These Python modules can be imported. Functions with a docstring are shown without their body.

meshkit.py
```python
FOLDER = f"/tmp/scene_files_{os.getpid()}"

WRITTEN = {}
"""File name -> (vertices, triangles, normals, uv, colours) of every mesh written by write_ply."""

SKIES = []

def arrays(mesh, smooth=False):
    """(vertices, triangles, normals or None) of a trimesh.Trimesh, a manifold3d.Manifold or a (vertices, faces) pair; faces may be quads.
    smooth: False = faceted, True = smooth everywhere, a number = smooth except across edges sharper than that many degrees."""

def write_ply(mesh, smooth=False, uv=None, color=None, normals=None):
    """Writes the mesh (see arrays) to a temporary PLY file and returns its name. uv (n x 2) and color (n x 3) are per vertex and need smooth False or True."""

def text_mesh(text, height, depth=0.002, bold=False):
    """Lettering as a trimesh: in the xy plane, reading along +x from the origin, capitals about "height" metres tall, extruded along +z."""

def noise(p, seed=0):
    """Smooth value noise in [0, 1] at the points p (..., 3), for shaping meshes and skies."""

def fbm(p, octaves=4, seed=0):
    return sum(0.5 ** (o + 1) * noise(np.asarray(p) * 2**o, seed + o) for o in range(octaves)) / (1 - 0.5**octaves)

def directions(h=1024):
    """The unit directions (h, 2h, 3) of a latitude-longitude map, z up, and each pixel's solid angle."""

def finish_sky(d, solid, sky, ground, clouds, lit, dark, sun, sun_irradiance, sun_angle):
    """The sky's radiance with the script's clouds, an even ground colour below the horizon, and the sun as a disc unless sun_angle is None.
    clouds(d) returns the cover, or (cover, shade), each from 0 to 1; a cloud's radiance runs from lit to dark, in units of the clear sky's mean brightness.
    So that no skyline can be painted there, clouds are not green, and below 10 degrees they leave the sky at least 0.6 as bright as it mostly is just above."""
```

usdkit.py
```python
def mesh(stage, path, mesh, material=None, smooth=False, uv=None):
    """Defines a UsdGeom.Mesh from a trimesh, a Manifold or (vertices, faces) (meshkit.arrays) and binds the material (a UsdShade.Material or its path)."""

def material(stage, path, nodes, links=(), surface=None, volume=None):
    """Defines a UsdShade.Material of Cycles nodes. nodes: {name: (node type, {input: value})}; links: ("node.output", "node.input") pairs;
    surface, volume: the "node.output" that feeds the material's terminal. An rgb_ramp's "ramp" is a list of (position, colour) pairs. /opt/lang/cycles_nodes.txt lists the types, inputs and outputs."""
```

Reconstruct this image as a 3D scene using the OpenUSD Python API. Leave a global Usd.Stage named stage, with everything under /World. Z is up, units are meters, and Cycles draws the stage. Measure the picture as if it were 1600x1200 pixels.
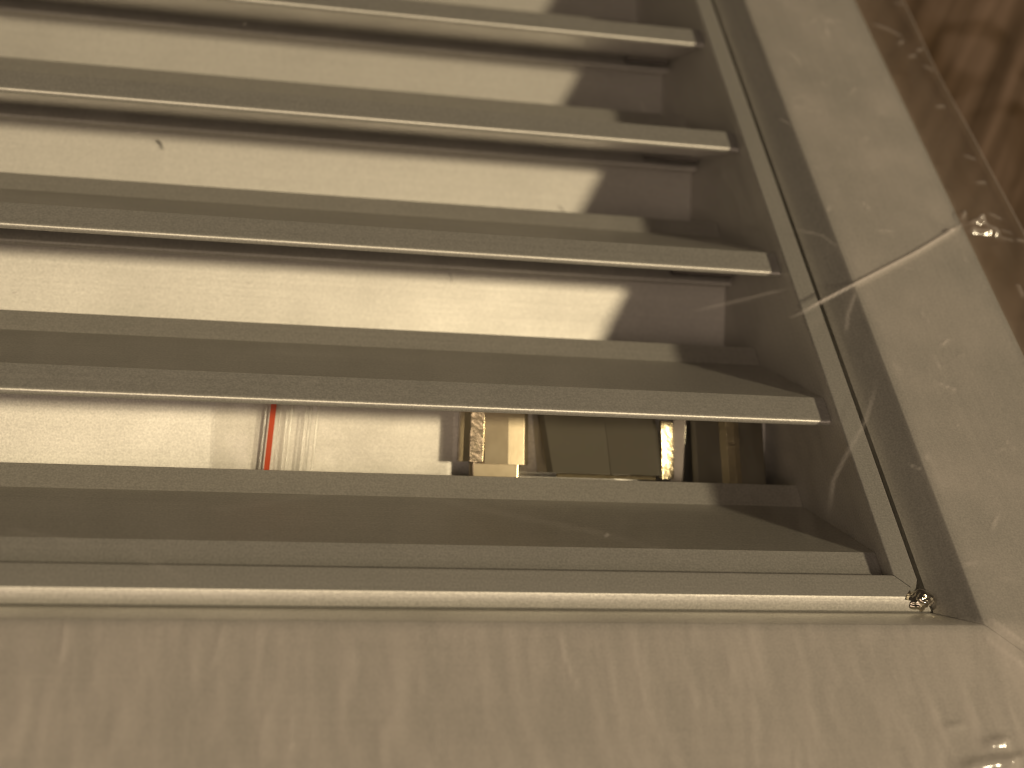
import math
import numpy as np, trimesh, shapely.geometry as sg
import manifold3d as m3
import usdkit, meshkit
from pxr import Usd, UsdGeom, UsdLux, UsdShade, Gf, Sdf

stage = Usd.Stage.CreateInMemory()
UsdGeom.SetStageUpAxis(stage, 'Z'); UsdGeom.SetStageMetersPerUnit(stage, 1.0)
UsdGeom.Xform.Define(stage, '/World'); UsdGeom.Scope.Define(stage, '/World/Looks')
rng = np.random.default_rng(7)
MM = 0.001
Z0 = 40.0                       # mm: the grille's rail top stands this high above the floor

# ---------------------------------------------------------------- camera
EYE = np.array([-76.046, -82.007, 120.629 + Z0])
RIGHT = np.array([0.97696168, -0.10742678, 0.18440545])
UP = np.array([-0.0425417, 0.74870002, 0.6615425])
FWD = np.array([0.20913174, 0.65414659, -0.72688111])
cam = UsdGeom.Camera.Define(stage, '/World/camera')
M4 = np.eye(4); M4[0, :3], M4[1, :3], M4[2, :3], M4[3, :3] = RIGHT, UP, -FWD, EYE * MM
cam.AddTransformOp().Set(Gf.Matrix4d(*M4.ravel().tolist()))
cam.CreateHorizontalApertureAttr(36.0); cam.CreateVerticalApertureAttr(27.0)
cam.CreateFocalLengthAttr(36.0 * 2159.3 / 1600)
cam.CreateFocusDistanceAttr(0.163); cam.CreateFStopAttr(22.0)
cam.CreateClippingRangeAttr((0.01, 100.0))
cam.CreateExposureAttr(0.12)

# ---------------------------------------------------------------- light: one warm lamp behind the viewer's right shoulder, an added soft fill, and the dim warm room
LDIR = np.array([0.87, -0.76, 1.0]); LDIR /= np.linalg.norm(LDIR)
lamp = UsdLux.SphereLight.Define(stage, '/World/room_lamp')
lamp.CreateRadiusAttr(0.065); lamp.CreateNormalizeAttr(True)
lamp.AddTranslateOp().Set(Gf.Vec3d(*((np.array([-30, 35, Z0 - 10]) * MM + LDIR * 1.6).tolist())))
lamp.CreateIntensityAttr(27.5); lamp.CreateColorAttr(Gf.Vec3f(1.0, 0.828, 0.54))
FDIR = np.array([-.30, -.85, .72]); FDIR /= np.linalg.norm(FDIR)
fill = UsdLux.RectLight.Define(stage, '/World/added_fill')  # added soft fill, no known lamp; opens up the shaded slopes
fill.CreateWidthAttr(1.1); fill.CreateHeightAttr(.7); fill.CreateNormalizeAttr(True)
fx = np.cross([0, 0, 1.0], FDIR); fx /= np.linalg.norm(fx); fy = np.cross(FDIR, fx)
F4 = np.eye(4); F4[0, :3], F4[1, :3], F4[2, :3], F4[3, :3] = fx, fy, FDIR, np.array([-.03, .035, .03]) + FDIR * 1.8
fill.AddTransformOp().Set(Gf.Matrix4d(*F4.ravel().tolist()))
fill.CreateIntensityAttr(2.0); fill.CreateColorAttr(Gf.Vec3f(1.0, 0.77, 0.60))
dome = UsdLux.DomeLight.Define(stage, '/World/room_light')
wm = usdkit.material(stage, '/World/Looks/room', {
    'tc': ('texture_coordinate', {}), 'sx': ('separate_xyz', {}),
    'r': ('rgb_ramp', {'ramp': [(0, (.30, .20, .13)), (.5, (.55, .41, .31)), (1, (.92, .71, .56))]}),
    'mr': ('map_range', {'from_min': -1.0, 'from_max': 1.0}),
    'b': ('background_shader', {'strength': 0.024})},
    [('tc.generated', 'sx.vector'), ('sx.z', 'mr.value'), ('mr.result', 'r.fac'), ('r.color', 'b.color')], surface='b.background')
UsdShade.MaterialBindingAPI.Apply(dome.GetPrim()).Bind(wm)

# ---------------------------------------------------------------- helpers
names = {}
def numbered(path):
    k = names.get(path, -1) + 1; names[path] = k
    return path if k == 0 else f'{path}_{k:03d}'
def tag(p, label=None, cat=None, group=None, kind=None):
    p = p.GetPrim() if hasattr(p, 'GetPrim') else p
    for k, v in (('label', label), ('category', cat), ('group', group), ('kind', kind)):
        if v: p.SetCustomDataByKey(k, v)
    return p
def thing(name, label, cat, group=None):
    x = UsdGeom.Xform.Define(stage, numbered('/World/' + name))
    tag(x, label, cat, group); return x.GetPrim()
def obj(name, mesh, mat, parent=None, smooth=30, label=None):
    base = str(parent.GetPath()) if parent else '/World'
    if not isinstance(mesh, (tuple, list)) and hasattr(mesh, 'to_mesh'):
        mm = mesh.to_mesh(); mesh = (mm.vert_properties[:, :3], mm.tri_verts)
    if not isinstance(mesh, (tuple, list)): mesh = (mesh.vertices, mesh.faces)
    v = (np.asarray(mesh[0], float) + [0, 0, Z0]) * MM
    p = usdkit.mesh(stage, numbered(f'{base}/{name}'), (v, np.asarray(mesh[1])), mat, smooth=smooth).GetPrim()
    if label: tag(p, label)
    return p

def tri_poly(pts):
    return trimesh.creation.triangulate_polygon(sg.Polygon(pts), engine='earcut')
def loft(pts, endA, endB):
    """closed section pts (n,2); endA/endB map a section point to 3-D."""
    P = np.asarray(pts, float)
    if sg.Polygon(P).exterior.is_ccw is False: P = P[::-1]
    n = len(P)
    A = np.array([endA(*p) for p in P]); B = np.array([endB(*p) for p in P])
    f = []
    for i in range(n):
        j = (i + 1) % n
        f += [[i, j, n + j], [i, n + j, n + i]]
    cv, cf = tri_poly(P)
    idx = [int(np.argmin(((P - c) ** 2).sum(1))) for c in cv]
    for t in cf:
        a, b, c = (idx[k] for k in t)
        f += [[a, c, b], [n + a, n + b, n + c]]
    m = trimesh.Trimesh(np.vstack([A, B]), np.array(f), process=False)
    if m.volume < 0: m.invert()
    return m
def arc(cx, cy, r, a0, a1, n=6):
    return [(cx + r * math.cos(math.radians(a)), cy + r * math.sin(math.radians(a))) for a in np.linspace(a0, a1, n)]
def tube(path, r, sides=10, closed_ends=True):
    p = np.asarray(path, float); r = np.broadcast_to(r, len(p))
    t = np.gradient(p, axis=0); t /= np.linalg.norm(t, axis=1, keepdims=True)
    ref = np.array([0, 0, 1.0]) if abs(t[0, 2]) < .9 else np.array([1.0, 0, 0])
    a = np.cross(t, ref); a /= np.linalg.norm(a, axis=1, keepdims=True); b = np.cross(t, a)
    g = np.arange(sides) * 2 * np.pi / sides
    v = (p[:, None] + r[:, None, None] * (np.cos(g)[None, :, None] * a[:, None] + np.sin(g)[None, :, None] * b[:, None])).reshape(-1, 3)
    f = []
    for i in range(len(p) - 1):
        for j in range(sides):
            k = (j + 1) % sides
            f += [[i*sides+j, i*sides+k, (i+1)*sides+k], [i*sides+j, (i+1)*sides+k, (i+1)*sides+j]]
    n = len(v); v = np.vstack([v, p[0], p[-1]])
    for j in range(sides):
        k = (j + 1) % sides
        f += [[n, k, j], [n + 1, n-sides+j, n-sides+k]]
    return trimesh.Trimesh(v, np.array(f), process=False)

# ---------------------------------------------------------------- materials
def alu(name, along, base=(.61, .592, .555), rough=.52, metallic=.63, aniso=.84):
    s = {'x': (25, 2600, 2600), 'y': (2600, 25, 2600)}[along]
    return usdkit.material(stage, '/World/Looks/' + name, {
        'tc': ('texture_coordinate', {}), 'mp': ('mapping', {'scale': s}), 'mg': ('mapping', {'scale': (4200, 4200, 4200)}),
        'n': ('noise_texture', {'scale': 1.0, 'detail': 3.0, 'roughness': .6}),
        'g': ('noise_texture', {'scale': 1.0, 'detail': 2.0}),
        'b2': ('noise_texture', {'scale': 60.0, 'detail': 3.0}),
        'mx': ('mix_float', {'fac': .78}),
        'c': ('rgb_ramp', {'ramp': [(.3, tuple(.80 * x for x in base)), (.7, tuple(min(1, 1.16 * x) for x in base))]}),
        'r': ('map_range', {'from_min': .3, 'from_max': .7, 'to_min': rough - .05, 'to_max': rough + .07, 'clamp': True}),
        'bm': ('bump', {'strength': .30, 'distance': 0.00006, 'use_object_space': False}),
        'p': ('principled_bsdf', {'metallic': metallic, 'anisotropic': aniso}), 'tg': ('combine_xyz', {'x': 1.0, 'y': 0.0, 'z': 0.0})},
        [('tc.object', 'mp.vector'), ('tc.object', 'mg.vector'), ('tc.object', 'b2.vector'), ('mp.vector', 'n.vector'), ('mg.vector', 'g.vector'),
         ('n.fac', 'mx.a'), ('g.fac', 'mx.b'), ('mx.result', 'c.fac'), ('b2.fac', 'r.value'), ('mx.result', 'bm.height'),
         ('c.color', 'p.base_color'), ('r.result', 'p.roughness'), ('bm.normal', 'p.normal'), ('tg.vector', 'p.tangent')], surface='p.BSDF')
ALUX = alu('anodised_aluminium_along', 'x')
ALUY = alu('anodised_aluminium_across', 'y')
NICKEL = usdkit.material(stage, '/World/Looks/nickel_steel', {
    'tc': ('texture_coordinate', {}), 'n': ('noise_texture', {'scale': 900.0, 'detail': 3.0}), 'n2': ('noise_texture', {'scale': 350.0, 'detail': 2.0}),
    'c': ('rgb_ramp', {'ramp': [(.3, (.58, .49, .34)), (.7, (.68, .58, .41))]}),
    'bm': ('bump', {'strength': .08, 'distance': 0.0001}),
    'p': ('principled_bsdf', {'metallic': 1.0, 'roughness': .30})},
    [('tc.object', 'n.vector'), ('tc.object', 'n2.vector'), ('n2.fac', 'c.fac'), ('n.fac', 'bm.height'), ('c.color', 'p.base_color'), ('bm.normal', 'p.normal')], surface='p.BSDF')
SHADED = usdkit.material(stage, '/World/Looks/shaded_nickel', {'p': ('principled_bsdf', {'metallic': 1.0, 'roughness': .32, 'base_color': (.40, .375, .31)})}, [], surface='p.BSDF')  # same nickel, darkened in colour for plates turned away from the light
NICKELR = usdkit.material(stage, '/World/Looks/nickel_crimped', {
    'tc': ('texture_coordinate', {}), 'n': ('noise_texture', {'scale': 1100.0, 'detail': 3.0}),
    'bm': ('bump', {'strength': .45, 'distance': 0.0002}),
    'p': ('principled_bsdf', {'metallic': 1.0, 'roughness': .25, 'base_color': (.74, .64, .43)})},
    [('tc.object', 'n.vector'), ('n.fac', 'bm.height'), ('bm.normal', 'p.normal')], surface='p.BSDF')
PIN = usdkit.material(stage, '/World/Looks/dark_pin', {'p': ('principled_bsdf', {'metallic': 1.0, 'roughness': .3, 'base_color': (.25, .23, .22)})}, [], surface='p.BSDF')
BURR = usdkit.material(stage, '/World/Looks/bright_burr', {'p': ('principled_bsdf', {'metallic': 1.0, 'roughness': .16, 'base_color': (.55, .50, .42)})}, [], surface='p.BSDF')
HAIR = usdkit.material(stage, '/World/Looks/dark_fibre', {'p': ('principled_bsdf', {'roughness': .7, 'base_color': (.010, .007, .005)})}, [], surface='p.BSDF')

def film_mat(name, haze0, haze1, scale, milk=(.83, .76, .73), rough=.16, bump=.12):
    return usdkit.material(stage, '/World/Looks/' + name, {
        'tc': ('texture_coordinate', {}), 'mp': ('mapping', {'scale': scale}), 'mq': ('mapping', {'scale': (70, 70, 70)}),
        'n': ('noise_texture', {'scale': 1.0, 'detail': 4.0, 'roughness': .62, 'distortion': .6}),
        'q': ('noise_texture', {'scale': 1.0, 'detail': 5.0, 'roughness': .65}),
        'ml': ('math', {'math_type': 'multiply'}),
        'h': ('map_range', {'from_min': .16, 'from_max': .42, 'to_min': haze0, 'to_max': haze1, 'clamp': True}),
        'bm': ('bump', {'strength': bump, 'distance': 0.0004}),
        't': ('transparent_bsdf', {'color': (.985, .98, .97)}), 'gl': ('glossy_bsdf', {'roughness': rough, 'color': (.9, .9, .9)}),
        'lw': ('layer_weight', {'blend': .5}), 'pw': ('math', {'math_type': 'power', 'value2': 5.0}), 'fr': ('math', {'math_type': 'multiply_add', 'value2': .92, 'value3': .05}), 'd': ('diffuse_bsdf', {'color': milk}), 'tr': ('translucent_bsdf', {'color': milk}),
        'dm': ('mix_closure', {'fac': .45}), 'cr': ('attribute', {'attribute': 'crease_glint_haze'}), 'ad': ('math', {'math_type': 'add', 'use_clamp': True}), 'a': ('mix_closure', {}), 'o': ('mix_closure', {})},
        [('tc.object', 'mp.vector'), ('tc.object', 'mq.vector'), ('mp.vector', 'n.vector'), ('mq.vector', 'q.vector'), ('n.fac', 'ml.value1'), ('q.fac', 'ml.value2'),
         ('ml.value', 'h.value'), ('n.fac', 'bm.height'), ('bm.normal', 'gl.normal'), ('d.BSDF', 'dm.closure1'), ('tr.BSDF', 'dm.closure2'),
         ('lw.facing', 'pw.value1'), ('pw.value', 'fr.value1'), ('fr.value', 'a.fac'), ('t.BSDF', 'a.closure1'), ('gl.BSDF', 'a.closure2'), ('h.result', 'ad.value1'), ('cr.fac', 'ad.value2'), ('ad.value', 'o.fac'), ('a.closure', 'o.closure1'), ('dm.closure', 'o.closure2')],
        surface='o.closure')
FILM = film_mat('clear_wrap', .0, .032, (420, 90, 200), rough=.16)
HEM = film_mat('clear_wrap_hem', .60, .75, (30, 20, 30), milk=(.30, .235, .18))
BAG = film_mat('clear_bag', .10, .30, (180, 180, 180), milk=(.85, .82, .74), rough=.2)
BAGZ = film_mat('bag_track', .15, .32, (400, 400, 400), milk=(.9, .88, .8), rough=.15)
RED = usdkit.material(stage, '/World/Looks/red_zip', {'p': ('principled_bsdf', {'roughness': .45, 'base_color': (.60, .06, .003)})}, [], surface='p.BSDF')
g_ang = math.radians(58)
FLOOR = usdkit.material(stage, '/World/Looks/brown_floor', {
    'tc': ('texture_coordinate', {}), 'vr': ('vector_rotate', {'rotate_type': 'z_axis', 'angle': -g_ang}), 'mp': ('mapping', {'scale': (6, 210, 60)}),
    'mq': ('mapping', {'scale': (38, 60, 60)}),
    'n': ('noise_texture', {'scale': 1.0, 'detail': 4.0, 'roughness': .6, 'distortion': .15}),
    'q': ('noise_texture', {'scale': 1.0, 'detail': 3.0, 'distortion': 1.0}),
    'c': ('rgb_ramp', {'ramp': [(.28, (.045, .028, .016)), (.48, (.105, .070, .048)), (.70, (.19, .13, .098))]}),
    'c2': ('rgb_ramp', {'ramp': [(.34, (.62, .56, .42)), (.54, (1.1, 1.1, 1.1))]}),
    'mx': ('mix_color', {'blend_type': 'multiply', 'fac': 1.0}),
    'bm': ('bump', {'strength': .5, 'distance': 0.0008}),
    'p': ('principled_bsdf', {'roughness': .55})},
    [('tc.object', 'vr.vector'), ('vr.vector', 'mp.vector'), ('vr.vector', 'mq.vector'), ('mp.vector', 'n.vector'), ('mq.vector', 'q.vector'), ('n.fac', 'c.fac'), ('q.fac', 'c2.fac'),
     ('c.color', 'mx.a'), ('c2.color', 'mx.b'), ('mx.result', 'p.base_color'), ('n.fac', 'bm.height'), ('bm.normal', 'p.normal')], surface='p.BSDF')

# ---------------------------------------------------------------- setting: the floor
fl = trimesh.creation.box((3000, 3000, 20)); fl.apply_translation((0, 0, -Z0 - 10))
tag(obj('floor', fl, FLOOR, None, smooth=False), 'reddish brown streaked floor beneath the wrapped grille', 'floor', kind='structure')

# ---------------------------------------------------------------- the grille
W, H = 300.0, 268.0
grille = thing('vent_grille', 'satin aluminium louvred vent grille with mitred frame and sloping blades', 'vent grille')
GAP = 0.07
def strip(side, sec):
    g = GAP
    if side == 'bottom': return loft(sec, lambda u, z: (-W - u + g, -u, z), lambda u, z: (u - g, -u, z))
    if side == 'top': return loft(sec, lambda u, z: (-W - u + g, H + u, z), lambda u, z: (u - g, H + u, z))
    if side == 'right': return loft(sec, lambda u, z: (u, -u + g, z), lambda u, z: (u, H + u - g, z))
    return loft(sec, lambda u, z: (-W - u, -u + g, z), lambda u, z: (-W - u, H + u - g, z))
RAIL = [(0, -36), (1.4, -36), (1.4, -5.4), (6.3, -5.4), (6.3, -4.66), (3.7, -4.66), (3.72, -2.3), (3.64, -1.9)] + arc(2.75, -.18, .18, 22, 90, 4) + arc(.3, -.3, .3, 90, 180, 4)
RAIL_WIDE = RAIL[:4] + [(3.95, -4.66), (4.08, -2.0), (4.1, -1.22), (3.85, -.86), (3.45, -.44), (3.05, -.06), (2.9, 0)] + arc(.3, -.3, .3, 90, 180, 4)
FLANGE = [(4.22, -4.6), (4.22, -1.45), (7.75, 1.84), (7.98, 1.96)] + [(28.5, 1.96)] + arc(28.57, 1.46, .5, 80, 0, 5) + [(29.07, -1.2), (27.6, -1.2), (27.6, .3), (8.6, .3), (5.4, -2.6), (5.4, -4.6)]
def to_man(t):
    return m3.Manifold(m3.Mesh(np.asarray(t.vertices, np.float32), np.asarray(t.faces, np.uint32)))
# the damaged corner: a wedge torn out of the rail and of the ramp beside it
wedge = m3.Manifold.hull_points([(.7, -2.95, .3), (.3, -4.5, -2.6), (2.75, -.7, .3), (4.0, -.3, -2.0), (5.1, -2.2, -.6), (5.3, -3.9, -1.2), (3.4, -4.6, -2.4), (2.2, -1.6, -4.0), (3.5, -3.0, -4.2)])
for s in ('bottom', 'right', 'top', 'left'):
    mat = ALUX if s in ('bottom', 'top') else ALUY
    r, fl_ = strip(s, RAIL_WIDE if s in ('bottom', 'top') else RAIL), strip(s, FLANGE if s in ('bottom', 'top') else [(5.6, -4.6), (5.4, -2.6), (4.34, -1.33)] + FLANGE[2:-2] + [(6.2, -2.6), (6.2, -4.6)])
    if s in ('bottom', 'right'):
        r, fl_ = to_man(r) - wedge, to_man(fl_) - wedge
    obj('inner_rail', r, mat, grille)
    obj('flange', fl_, mat, grille)
NOSE0 = 23.974
BLADE = ([(4.1, -1.8), (21.6, -14.9), (25.1, -14.95), (25.3, -15.2), (25.3, -17.7), (21.6, -18.1), (4.1, -31.2), (0.2, -31.2), (0, -30.9), (0, -29.13), (13.85, -18.25),
          (13.3, -17.2)] + arc(12.85, -16.45, .42, 250, 110, 6) + [(13.5, -15.75), (15.3, -15.4), (15.4, -14.6), (14.2, -14.2), (12.75, -14.15), (12.6, -13.9), (0.62, -2.95)]
         + arc(.68, -2.38, .58, 200, 90, 9))
for k in range(9):
    y0 = NOSE0 + 27 * k
    b = obj('blade', loft([(y + y0, z) for y, z in BLADE], lambda y, z: (-W + .05, y, z), lambda y, z: (-.05, y, z)), ALUX, grille)
    if k in (1, 2, 3):
        L = {3: 7.5, 2: 9.0, 1: 9.5}[k]
        c = trimesh.creation.cylinder(.62, L, sections=20); c.apply_transform(trimesh.transformations.rotation_matrix(math.pi / 2, [0, 1, 0]))
        c.apply_translation((-.3 - L / 2, y0 + 13.3, -14.95)); obj('pin', c, PIN, b)
EDGE = [(.02, -1.95), (4.3, -1.95), (20.5, -14.9), (24.05, -14.95), (24.25, -15.15), (24.25, -17.6), (20.5, -18.1), (4.3, -31.2), (.02, -31.2)]
obj('edge_blade', loft(EDGE, lambda y, z: (-W + .05, y, z), lambda y, z: (-.05, y, z)), ALUX, grille)
obj('edge_blade', loft([(H - y, z) for y, z in EDGE], lambda y, z: (-W + .05, y, z), lambda y, z: (-.05, y, z)), ALUX, grille)
bur = trimesh.creation.icosphere(4, 1.0)
v = bur.vertices.copy(); nn = meshkit.fbm(v * 1.6 + 5, 3, 3)
bur.vertices = v * (0.65 + .7 * nn)[:, None] * [1.6, 1.15, 1.3] + [2.75, -3.0, -.85]
obj('corner_burr', bur, BURR, grille, smooth=True, label='shiny torn lump of metal at the mitred corner of the inner rail')

# ---------------------------------------------------------------- loose things in the channel under the nearest blade
B0 = np.array([0, NOSE0 + 13.85, -18.25]); TV = np.array([0, -.786, -.618]); NV = np.array([0, -.618, .786])
def chan(x, t, h): return np.array([x, 0, 0]) + B0 + TV * t + NV * h
def chan_map(V): V = np.asarray(V, float); return np.stack([V[:, 0], B0[1] + TV[1] * V[:, 1] + NV[1] * V[:, 2], B0[2] + TV[2] * V[:, 1] + NV[2] * V[:, 2]], 1)
def sheet_strip(line, thick, t0, t1, skew=0.0, tilt=0.0):
    """bent sheet metal: a polyline in (x, h) given thickness and run along the channel's slope"""
    poly = sg.LineString(line).buffer(thick / 2, cap_style=2, join_style=1, quad_segs=4).buffer(-.08).buffer(.08, quad_segs=3)
    pts = np.array(poly.exterior.coords)[:-1]
    m = loft(pts, lambda x, h: (x, t0, h), lambda x, h: (x + skew, t1, h))
    mv = np.array(m.vertices); mv[:, 2] += tilt * np.clip(mv[:, 2] / 4, 0, 1) * (mv[:, 1] - 4)
    return trimesh.Trimesh(chan_map(mv), m.faces, process=False)
def fix(m):
    if m.volume < 0: m.invert()
    return m

c1 = thing('metal_clip', 'small bent nickel clip with bright crimped left edge, leftmost of the clips', 'clip')
obj('plate', fix(sheet_strip([(-41.2, 4.15), (-38, 4.22), (-35.9, 4.1), (-35.45, 3.8), (-35.35, .3)], .5, -.3, 7.1, 0, .08)), NICKEL, c1)
obj('bend', fix(sheet_strip([(-43.7, .3), (-43.85, 2.6), (-43.6, 3.6), (-42.9, 4.15), (-41.21, 4.3)], .55, -.3, 6.9, -.1)), NICKELR, c1)
obj('tab', fix(sheet_strip([(-42.7, 2.6), (-42.3, 3.0), (-36.4, 3.0), (-36.3, .3)], .5, .5, 9.6)), NICKEL, c1)
c2 = thing('metal_clip', 'widest nickel clip, dark folded plate between the two smaller clips', 'clip')
obj('plate', fix(sheet_strip([(-33.7, .3), (-33.5, 3.9), (-33.0, 4.35), (-24.6, 4.2)], .5, -.3, 8.0, .9, .36)), SHADED, c2)
obj('plate', fix(sheet_strip([(-24.55, 4.28), (-18.0, 4.75), (-17.6, 4.6), (-17.4, .4)], .5, -.3, 8.0, .3, .36)), SHADED, c2)
lip = sheet_strip([(-31.6, 4.1), (-24.8, 3.95), (-18.0, 4.35)], .35, 8.05, 8.6, 0, .36); obj('lip', fix(lip), NICKELR, c2)
obj('leg', fix(sheet_strip([(-16.95, 4.3), (-15.2, 3.9)], .5, .6, 8.4, .25, .05)), NICKELR, c2)
c3 = thing('metal_clip', 'darkest nickel clip in the shadow of the frame, rightmost of the clips', 'clip')
obj('leg', fix(sheet_strip([(-14.8, 3.2), (-13.3, 3.9), (-13.15, .3)], .5, .3, 9.5, -.3)), SHADED, c3)
obj('plate', fix(sheet_strip([(-12.2, .3), (-12.1, 3.8), (-11.7, 4.05), (-8.25, 4.0)], .5, .2, 9.6, 0, .25)), SHADED, c3)
obj('bend', fix(sheet_strip([(-8.2, 4.05), (-7.4, 4.6), (-6.4, 4.65), (-5.6, 4.2)], .5, .2, 9.6, 0, .22)), NICKELR, c3)
obj('plate', fix(sheet_strip([(-5.55, 3.9), (-1.8, 3.3), (-1.3, .3)], .5, .2, 9.6, 0, .25)), SHADED, c3)

bag = thing('zip_bag', 'clear plastic zip bag with a red stripe lying under the nearest blade', 'zip bag')
xs, ts = np.arange(-76.0, -44.4, .4), np.arange(-.2, 14.1, .4)
X, T = np.meshgrid(xs, ts, indexing='ij')
Hh = .45 + .5 * meshkit.fbm(np.stack([X * .16, T * .12, X * 0], -1), 4, 5) + .25 * np.exp(-((X + 71.5) / 1.2) ** 2)
V = chan_map(np.stack([X, T, Hh], -1).reshape(-1, 3)); nx, nt = X.shape
I, J = np.meshgrid(np.arange(nx - 1), np.arange(nt - 1), indexing='ij'); a = (I * nt + J).ravel()
obj('bag_sheet', (V, np.vstack([np.stack([a, a + nt, a + nt + 1], 1), np.stack([a, a + nt + 1, a + 1], 1)])), BAG, bag, smooth=True)
def rod(x, r, h=1.15):
    return tube([chan(x + .55 - .07 * t, t, h) for t in np.linspace(-.2, 14, 16)], r, 8)
def flatrod(x, w, h=1.15, th=.3):
    pts = np.array([[x + .55 - .07 * t + sx * w / 2, t, h + sh] for t in np.linspace(-.2, 14, 12) for sx, sh in ((-1, 0), (1, 0), (1, th), (-1, th))])
    f = []
    for i in range(11):
        for j in range(4):
            k = (j + 1) % 4; f += [[4*i+j, 4*i+k, 4*i+4+k], [4*i+j, 4*i+4+k, 4*i+4+j]]
    f += [[0, 2, 1], [0, 3, 2], [44, 45, 46], [44, 46, 47]]
    return fix(trimesh.Trimesh(chan_map(pts), f, process=False))
obj('red_stripe', flatrod(-69.15, .72), RED, bag, smooth=False, label='red line along the zip of the bag')
for x, r in ((-70.05, .20), (-68.2, .14), (-67.3, .12), (-66.75, .2), (-64.9, .14), (-64.3, .2), (-63.35, .17)):
    obj('zip_track', rod(x, r), BAGZ, bag, smooth=True)

# ---------------------------------------------------------------- dust hairs
def hair(path, r, label):
    p = np.array(path, float); n = 9
    tt = np.linspace(0, 1, n); q = np.stack([np.interp(tt, np.linspace(0, 1, len(p)), p[:, i]) for i in range(3)], 1)
    q[:, 0] += .12 * np.sin(tt * 5)
    tag(obj('dust_hair', tube(q, r * (1 - .5 * tt), 6), HAIR, None, smooth=True), label, 'hair')
up = np.array([0, -.2, .3])
hair([np.array(p) + up for p in [(-86.5, 90.7, -19.1), (-85.85, 90.17, -19.54), (-85.45, 89.7, -19.9)]], .12, 'short dark fleck of fibre on the pale slope of the third blade, near the left')
hair([np.array(p) + up for p in [(-22.6, 86.3, -22.6), (-21.48, 85.05, -23.56), (-20.7, 84.2, -24.2)]], .05, 'curved dark hair beside the shadow edge on the third blade')
hair([np.array(p) + up for p in [(-43.2, 64.5, -18.5), (-42.9, 64.0, -18.9), (-42.7, 63.5, -19.3)]], .045, 'tiny thin hair near the middle of the second blade')

# ---------------------------------------------------------------- the plastic wrap: one taut sheet over the frame with creases, turned under at its edges
gx = np.r_[np.arange(-341, -125, 6.0), np.arange(-125, 40.01, .4)]
gy = np.r_[np.arange(-40, -27, 1.5), np.arange(-27, 135, .4), np.arange(135, 200, 1.0), np.arange(200, 309, 6.0)]
X, Y = np.meshgrid(gx, gy, indexing='ij')
P3 = np.stack([X, Y, 0 * X], -1)
Zf = 2.06 + .16 * meshkit.fbm(P3 * [.05, .035, 1], 3, 1)
streak = meshkit.fbm(P3 * [1.0, .16, 1] + [0, 0, 3.3], 4, 2)
low = np.clip((-7.0 - Y) / 2, 0, 1) * np.clip((20 - X) / 10, 0, 1)
Zf += low * .30 * np.clip(streak - .5, 0, 1) ** 1.2
wob = meshkit.fbm(P3 * [.16, .16, 1] + [9, 4, 1.3], 4, 8)
Zf += .10 * np.clip(wob - .52, 0, 1)
WHITE = 0 * X  # film whitened in colour: haze, plus glints painted along creases and outer edge
WHITE += low * (.24 + .18 * np.clip(streak - .38, 0, .4) / .4 * (.5 + wob)) + .20 * np.clip((X - 7) / 2, 0, 1) * np.clip((29.5 - X) / 2, 0, 1) * (.35 + 1.3 * wob ** 2)
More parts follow.
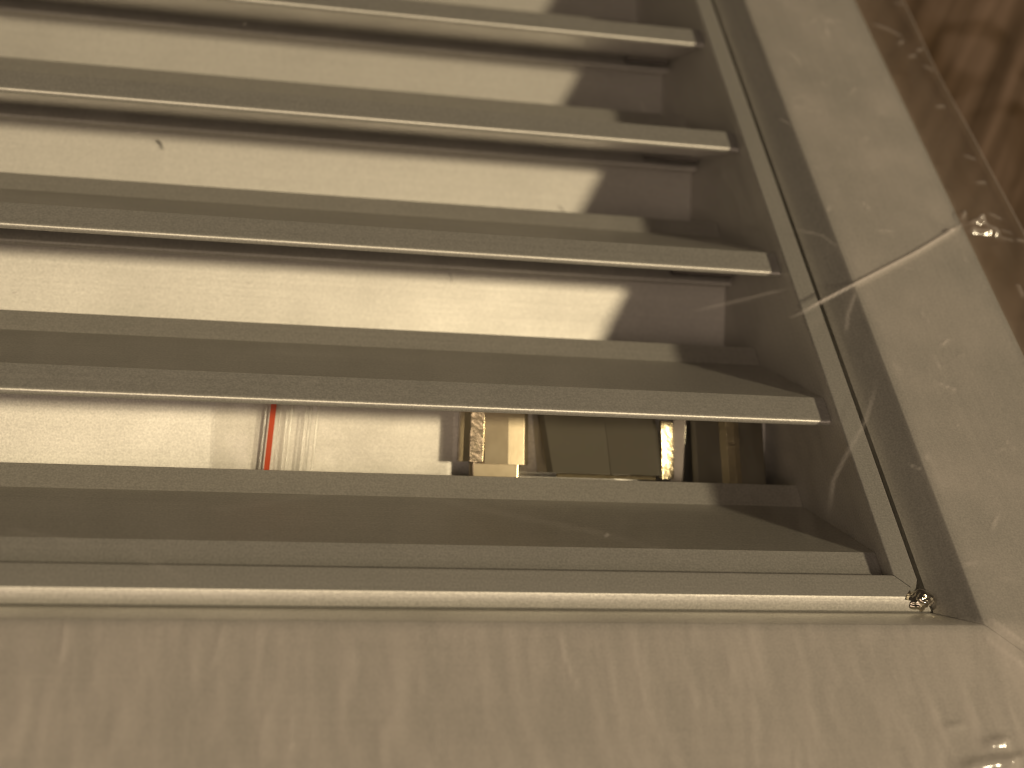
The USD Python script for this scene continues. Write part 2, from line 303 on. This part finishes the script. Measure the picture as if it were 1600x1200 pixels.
def ridge(pts, h, w, white=None):
    global Zf, WHITE
    pts = np.array(pts, float); best = np.full(X.shape, 1e9); tt = np.zeros(X.shape)
    lo, hi = pts.min(0) - 6 * w - 1, pts.max(0) + 6 * w + 1
    m = (X > lo[0]) & (X < hi[0]) & (Y > lo[1]) & (Y < hi[1])
    x, y = X[m], Y[m]; bd, bt = np.full(x.shape, 1e9), np.zeros(x.shape)
    seg = np.linalg.norm(np.diff(pts, axis=0), axis=1); cum = np.r_[0, np.cumsum(seg)]
    for i in range(len(seg)):
        d = (pts[i + 1] - pts[i]) / seg[i]
        s = np.clip((x - pts[i, 0]) * d[0] + (y - pts[i, 1]) * d[1], 0, seg[i])
        dist = np.hypot(x - pts[i, 0] - d[0] * s, y - pts[i, 1] - d[1] * s)
        u = dist < bd; bd[u] = dist[u]; bt[u] = (cum[i] + s[u]) / cum[-1]
    env = np.clip(np.minimum(bt, 1 - bt) * 6, 0.15, 1)
    rip = 1 + .22 * (meshkit.noise(np.stack([x * 1.6, y * 1.6, 0 * x], -1), 12) - .5)
    Zf[m] += rip * h * env * np.exp(-(bd / w) ** 2)
    WHITE[m] += (min(.30, h * 1.5) if white is None else white) * env * np.exp(-(bd / (.55 * w)) ** 2)
R_ = [
 ('crease_glint_haze', [(-3.2, 38.5), (-1.6, 39.3), (0.9, 41.0), (8.3, 45.7), (19.0, 52.5), (25.5, 57.1), (29.8, 60.2)], .36, .38, .95),
 ('p1', [(28.6, 58.8), (31.3, 59.6), (34.4, 57.2)], 1.2, .8), ('p2', [(28.8, 60.2), (29.8, 62.2)], 1.0, .6), ('p3', [(30.6, 59.6), (32.8, 60.6)], .9, .6),
 ('p4', [(25.5, 57.0), (26.7, 58.2)], .5, .4), ('p5', [(28.8, 58.0), (32.6, 57.8)], .8, .5),
 ('s3', [(5.7, 27.6), (1.9, 20.7), (-2.4, 15.0), (-4.8, 11.6), (-6.6, 6.9)], .12, .4),
 ('s4', [(1.9, 55.9), (5.7, 55.0), (7.5, 52.4)], .12, .4), ('s5', [(7.7, 44.3), (5.1, 39.6), (3.8, 36.0)], .16, .4),
 ('s6', [(-16.5, 38.5), (-10.3, 40.8), (-2.4, 43.8)], .10, .5),
 ('g1', [(-1.6, -25.3), (0.6, -24.75), (2.6, -24.4), (5.8, -24.1)], .8, .75, .03), ('g2', [(2.2, -22.4), (3.8, -22.1), (5.6, -21.85)], .6, .6, .03),
 ('g3', [(-1.6, -20.35), (0.9, -20.1)], .36, .42, .05), ('g4', [(3.4, -25.2), (5.0, -24.2), (7.2, -23.4)], .42, .5, .04),
 ('m1', [(8.0, -6.7), (9.6, -8.2), (12.1, -10.9)], .25, .4), ('m2', [(6.7, -8.8), (8.2, -10.8), (11.0, -13.5)], .16, .4),
 ('f1', [(-55.1, 8.0), (-44.1, 5.4), (-33.7, 3.1), (-23.4, -0.5), (-14.6, -4.1)], .10, .5, .045),
 ('f2', [(-96.4, 2.6), (-92.7, 1.7), (-87.1, 0.6)], .1, .5, .06), ('f3', [(-84.0, 0.7), (-80.1, -2.3), (-77.6, -3.4)], .1, .5, .06),
 ('e1', [(29.7, 110.1), (32.6, 108.9), (35.1, 107.5)], .35, .5), ('e2', [(33.2, 47.9), (33.1, 45.1)], .4, .5),
 ('b1', [(-88.9, -8.0), (-88.9, -9.7), (-89.2, -12.8)], .14, .35), ('b2', [(-74.2, -8.0), (-74.6, -10.3), (-75.1, -13.1)], .12, .35),
 ('b3', [(-40.9, -8.3), (-40.5, -12.4), (-39.6, -16.0)], .12, .35), ('c1', [(-60.6, 8.7), (-70.1, 6.3), (-77.9, 4.8)], .1, .5, .04)]
for n_, *rr in R_: ridge(*rr)
for i in range(110):
    x = rng.uniform(-98, 8); y = rng.uniform(-24, -8); L = rng.uniform(2.5, 8); a = rng.normal(-math.pi / 2 + .04, .16); bend = rng.normal(0, .35); h = rng.uniform(.02, .07)
    ridge([(x, y), (x + L * math.cos(a) * .5 + bend, y + L * math.sin(a) * .5), (x + L * math.cos(a), y + L * math.sin(a))], h, rng.uniform(.25, .6), h * rng.uniform(.5, 1.6))
for i in range(34):
    x = rng.uniform(-100, 27); y = rng.uniform(-24, 110); ridge([(x, y), (x + rng.uniform(-.25, .25), y + .2)], .05, .28, rng.uniform(.15, .5))
for i in range(60):
    x = rng.uniform(7, 29); y = rng.uniform(-12, 120); L = rng.uniform(.8, 4); a = rng.uniform(0, math.pi)
    ridge([(x, y), (x + L * math.cos(a), y + L * math.sin(a))], rng.uniform(.03, .08), rng.uniform(.22, .36), rng.uniform(.06, .30))
for i in range(26):
    x = rng.uniform(-100, -2); y = rng.uniform(0, 100); L = rng.uniform(.5, 3); a = rng.uniform(0, math.pi)
    ridge([(x, y), (x + L * math.cos(a), y + L * math.sin(a))], rng.uniform(.02, .06), rng.uniform(.28, .4))
for i in range(14):
    y = rng.uniform(40, 130); x = rng.uniform(33, 38); a = rng.uniform(-.6, .9)
    ridge([(x, y), (x + 2.2 * math.cos(a), y + 2.2 * math.sin(a))], rng.uniform(.1, .3), .5)
out = np.clip(X - 29.3, 0, None)
Zf -= .010 * out ** 2 + .02 * out
edge = 39.9 + .5 * (meshkit.noise(np.stack([Y * .05, 0 * Y, 0 * Y], -1), 4) - .5) * 2
Xw = np.where(X > 29, 29 + (X - 29) * (edge - 29) / 11.0, X)
Zf -= .35 * np.clip((X - 39.2) / .8, 0, 1) ** 2
V = np.stack([Xw, Y, Zf], -1).reshape(-1, 3); nx, ny = X.shape
I, J = np.meshgrid(np.arange(nx - 1), np.arange(ny - 1), indexing='ij'); a = (I * ny + J).ravel()
Fq = np.vstack([np.stack([a, a + ny, a + ny + 1], 1), np.stack([a, a + ny + 1, a + 1], 1)])
wrap = thing('plastic_wrap', 'clear creased plastic film stretched flat over the whole grille', 'plastic film')
fs = obj('film_sheet', (V, Fq), FILM, wrap, smooth=True)
UsdGeom.PrimvarsAPI(fs).CreatePrimvar('crease_glint_haze', Sdf.ValueTypeNames.FloatArray, 'vertex').Set([float(x) for x in np.clip(WHITE + .35 * np.clip((X - 39.0) / .8, 0, 1), 0, .8).ravel()])  # outer edge whitened as a painted bright line
# the under layer of the wrap beyond the frame, welded to the sheet along its outer edge
hy = np.r_[np.arange(-40, 200, .8), np.arange(200, 309, 6.0)]; hx = np.r_[np.linspace(29.6, 40.0, 14)]
X2, Y2 = np.meshgrid(hx, hy, indexing='ij')
e2 = 39.9 + .5 * (meshkit.noise(np.stack([Y2 * .05, 0 * Y2, 0 * Y2], -1), 4) - .5) * 2
Xh = 29.6 + (X2 - 29.6) * (e2 - 29.6) / 10.4
Zh = -3.0 + 3.2 * ((X2 - 29.6) / 10.4) ** 1.5 + .4 * (meshkit.fbm(np.stack([X2 * .2, Y2 * .1, 0 * Y2], -1), 3, 6) - .5) * np.clip((40 - X2) / 3, 0, 1)
V = np.stack([Xh, Y2, Zh], -1).reshape(-1, 3); nx, ny = X2.shape
I, J = np.meshgrid(np.arange(nx - 1), np.arange(ny - 1), indexing='ij'); a = (I * ny + J).ravel()
obj('film_underside', (V, np.vstack([np.stack([a, a + ny, a + ny + 1], 1), np.stack([a, a + ny + 1, a + 1], 1)])), HEM, wrap, smooth=True)
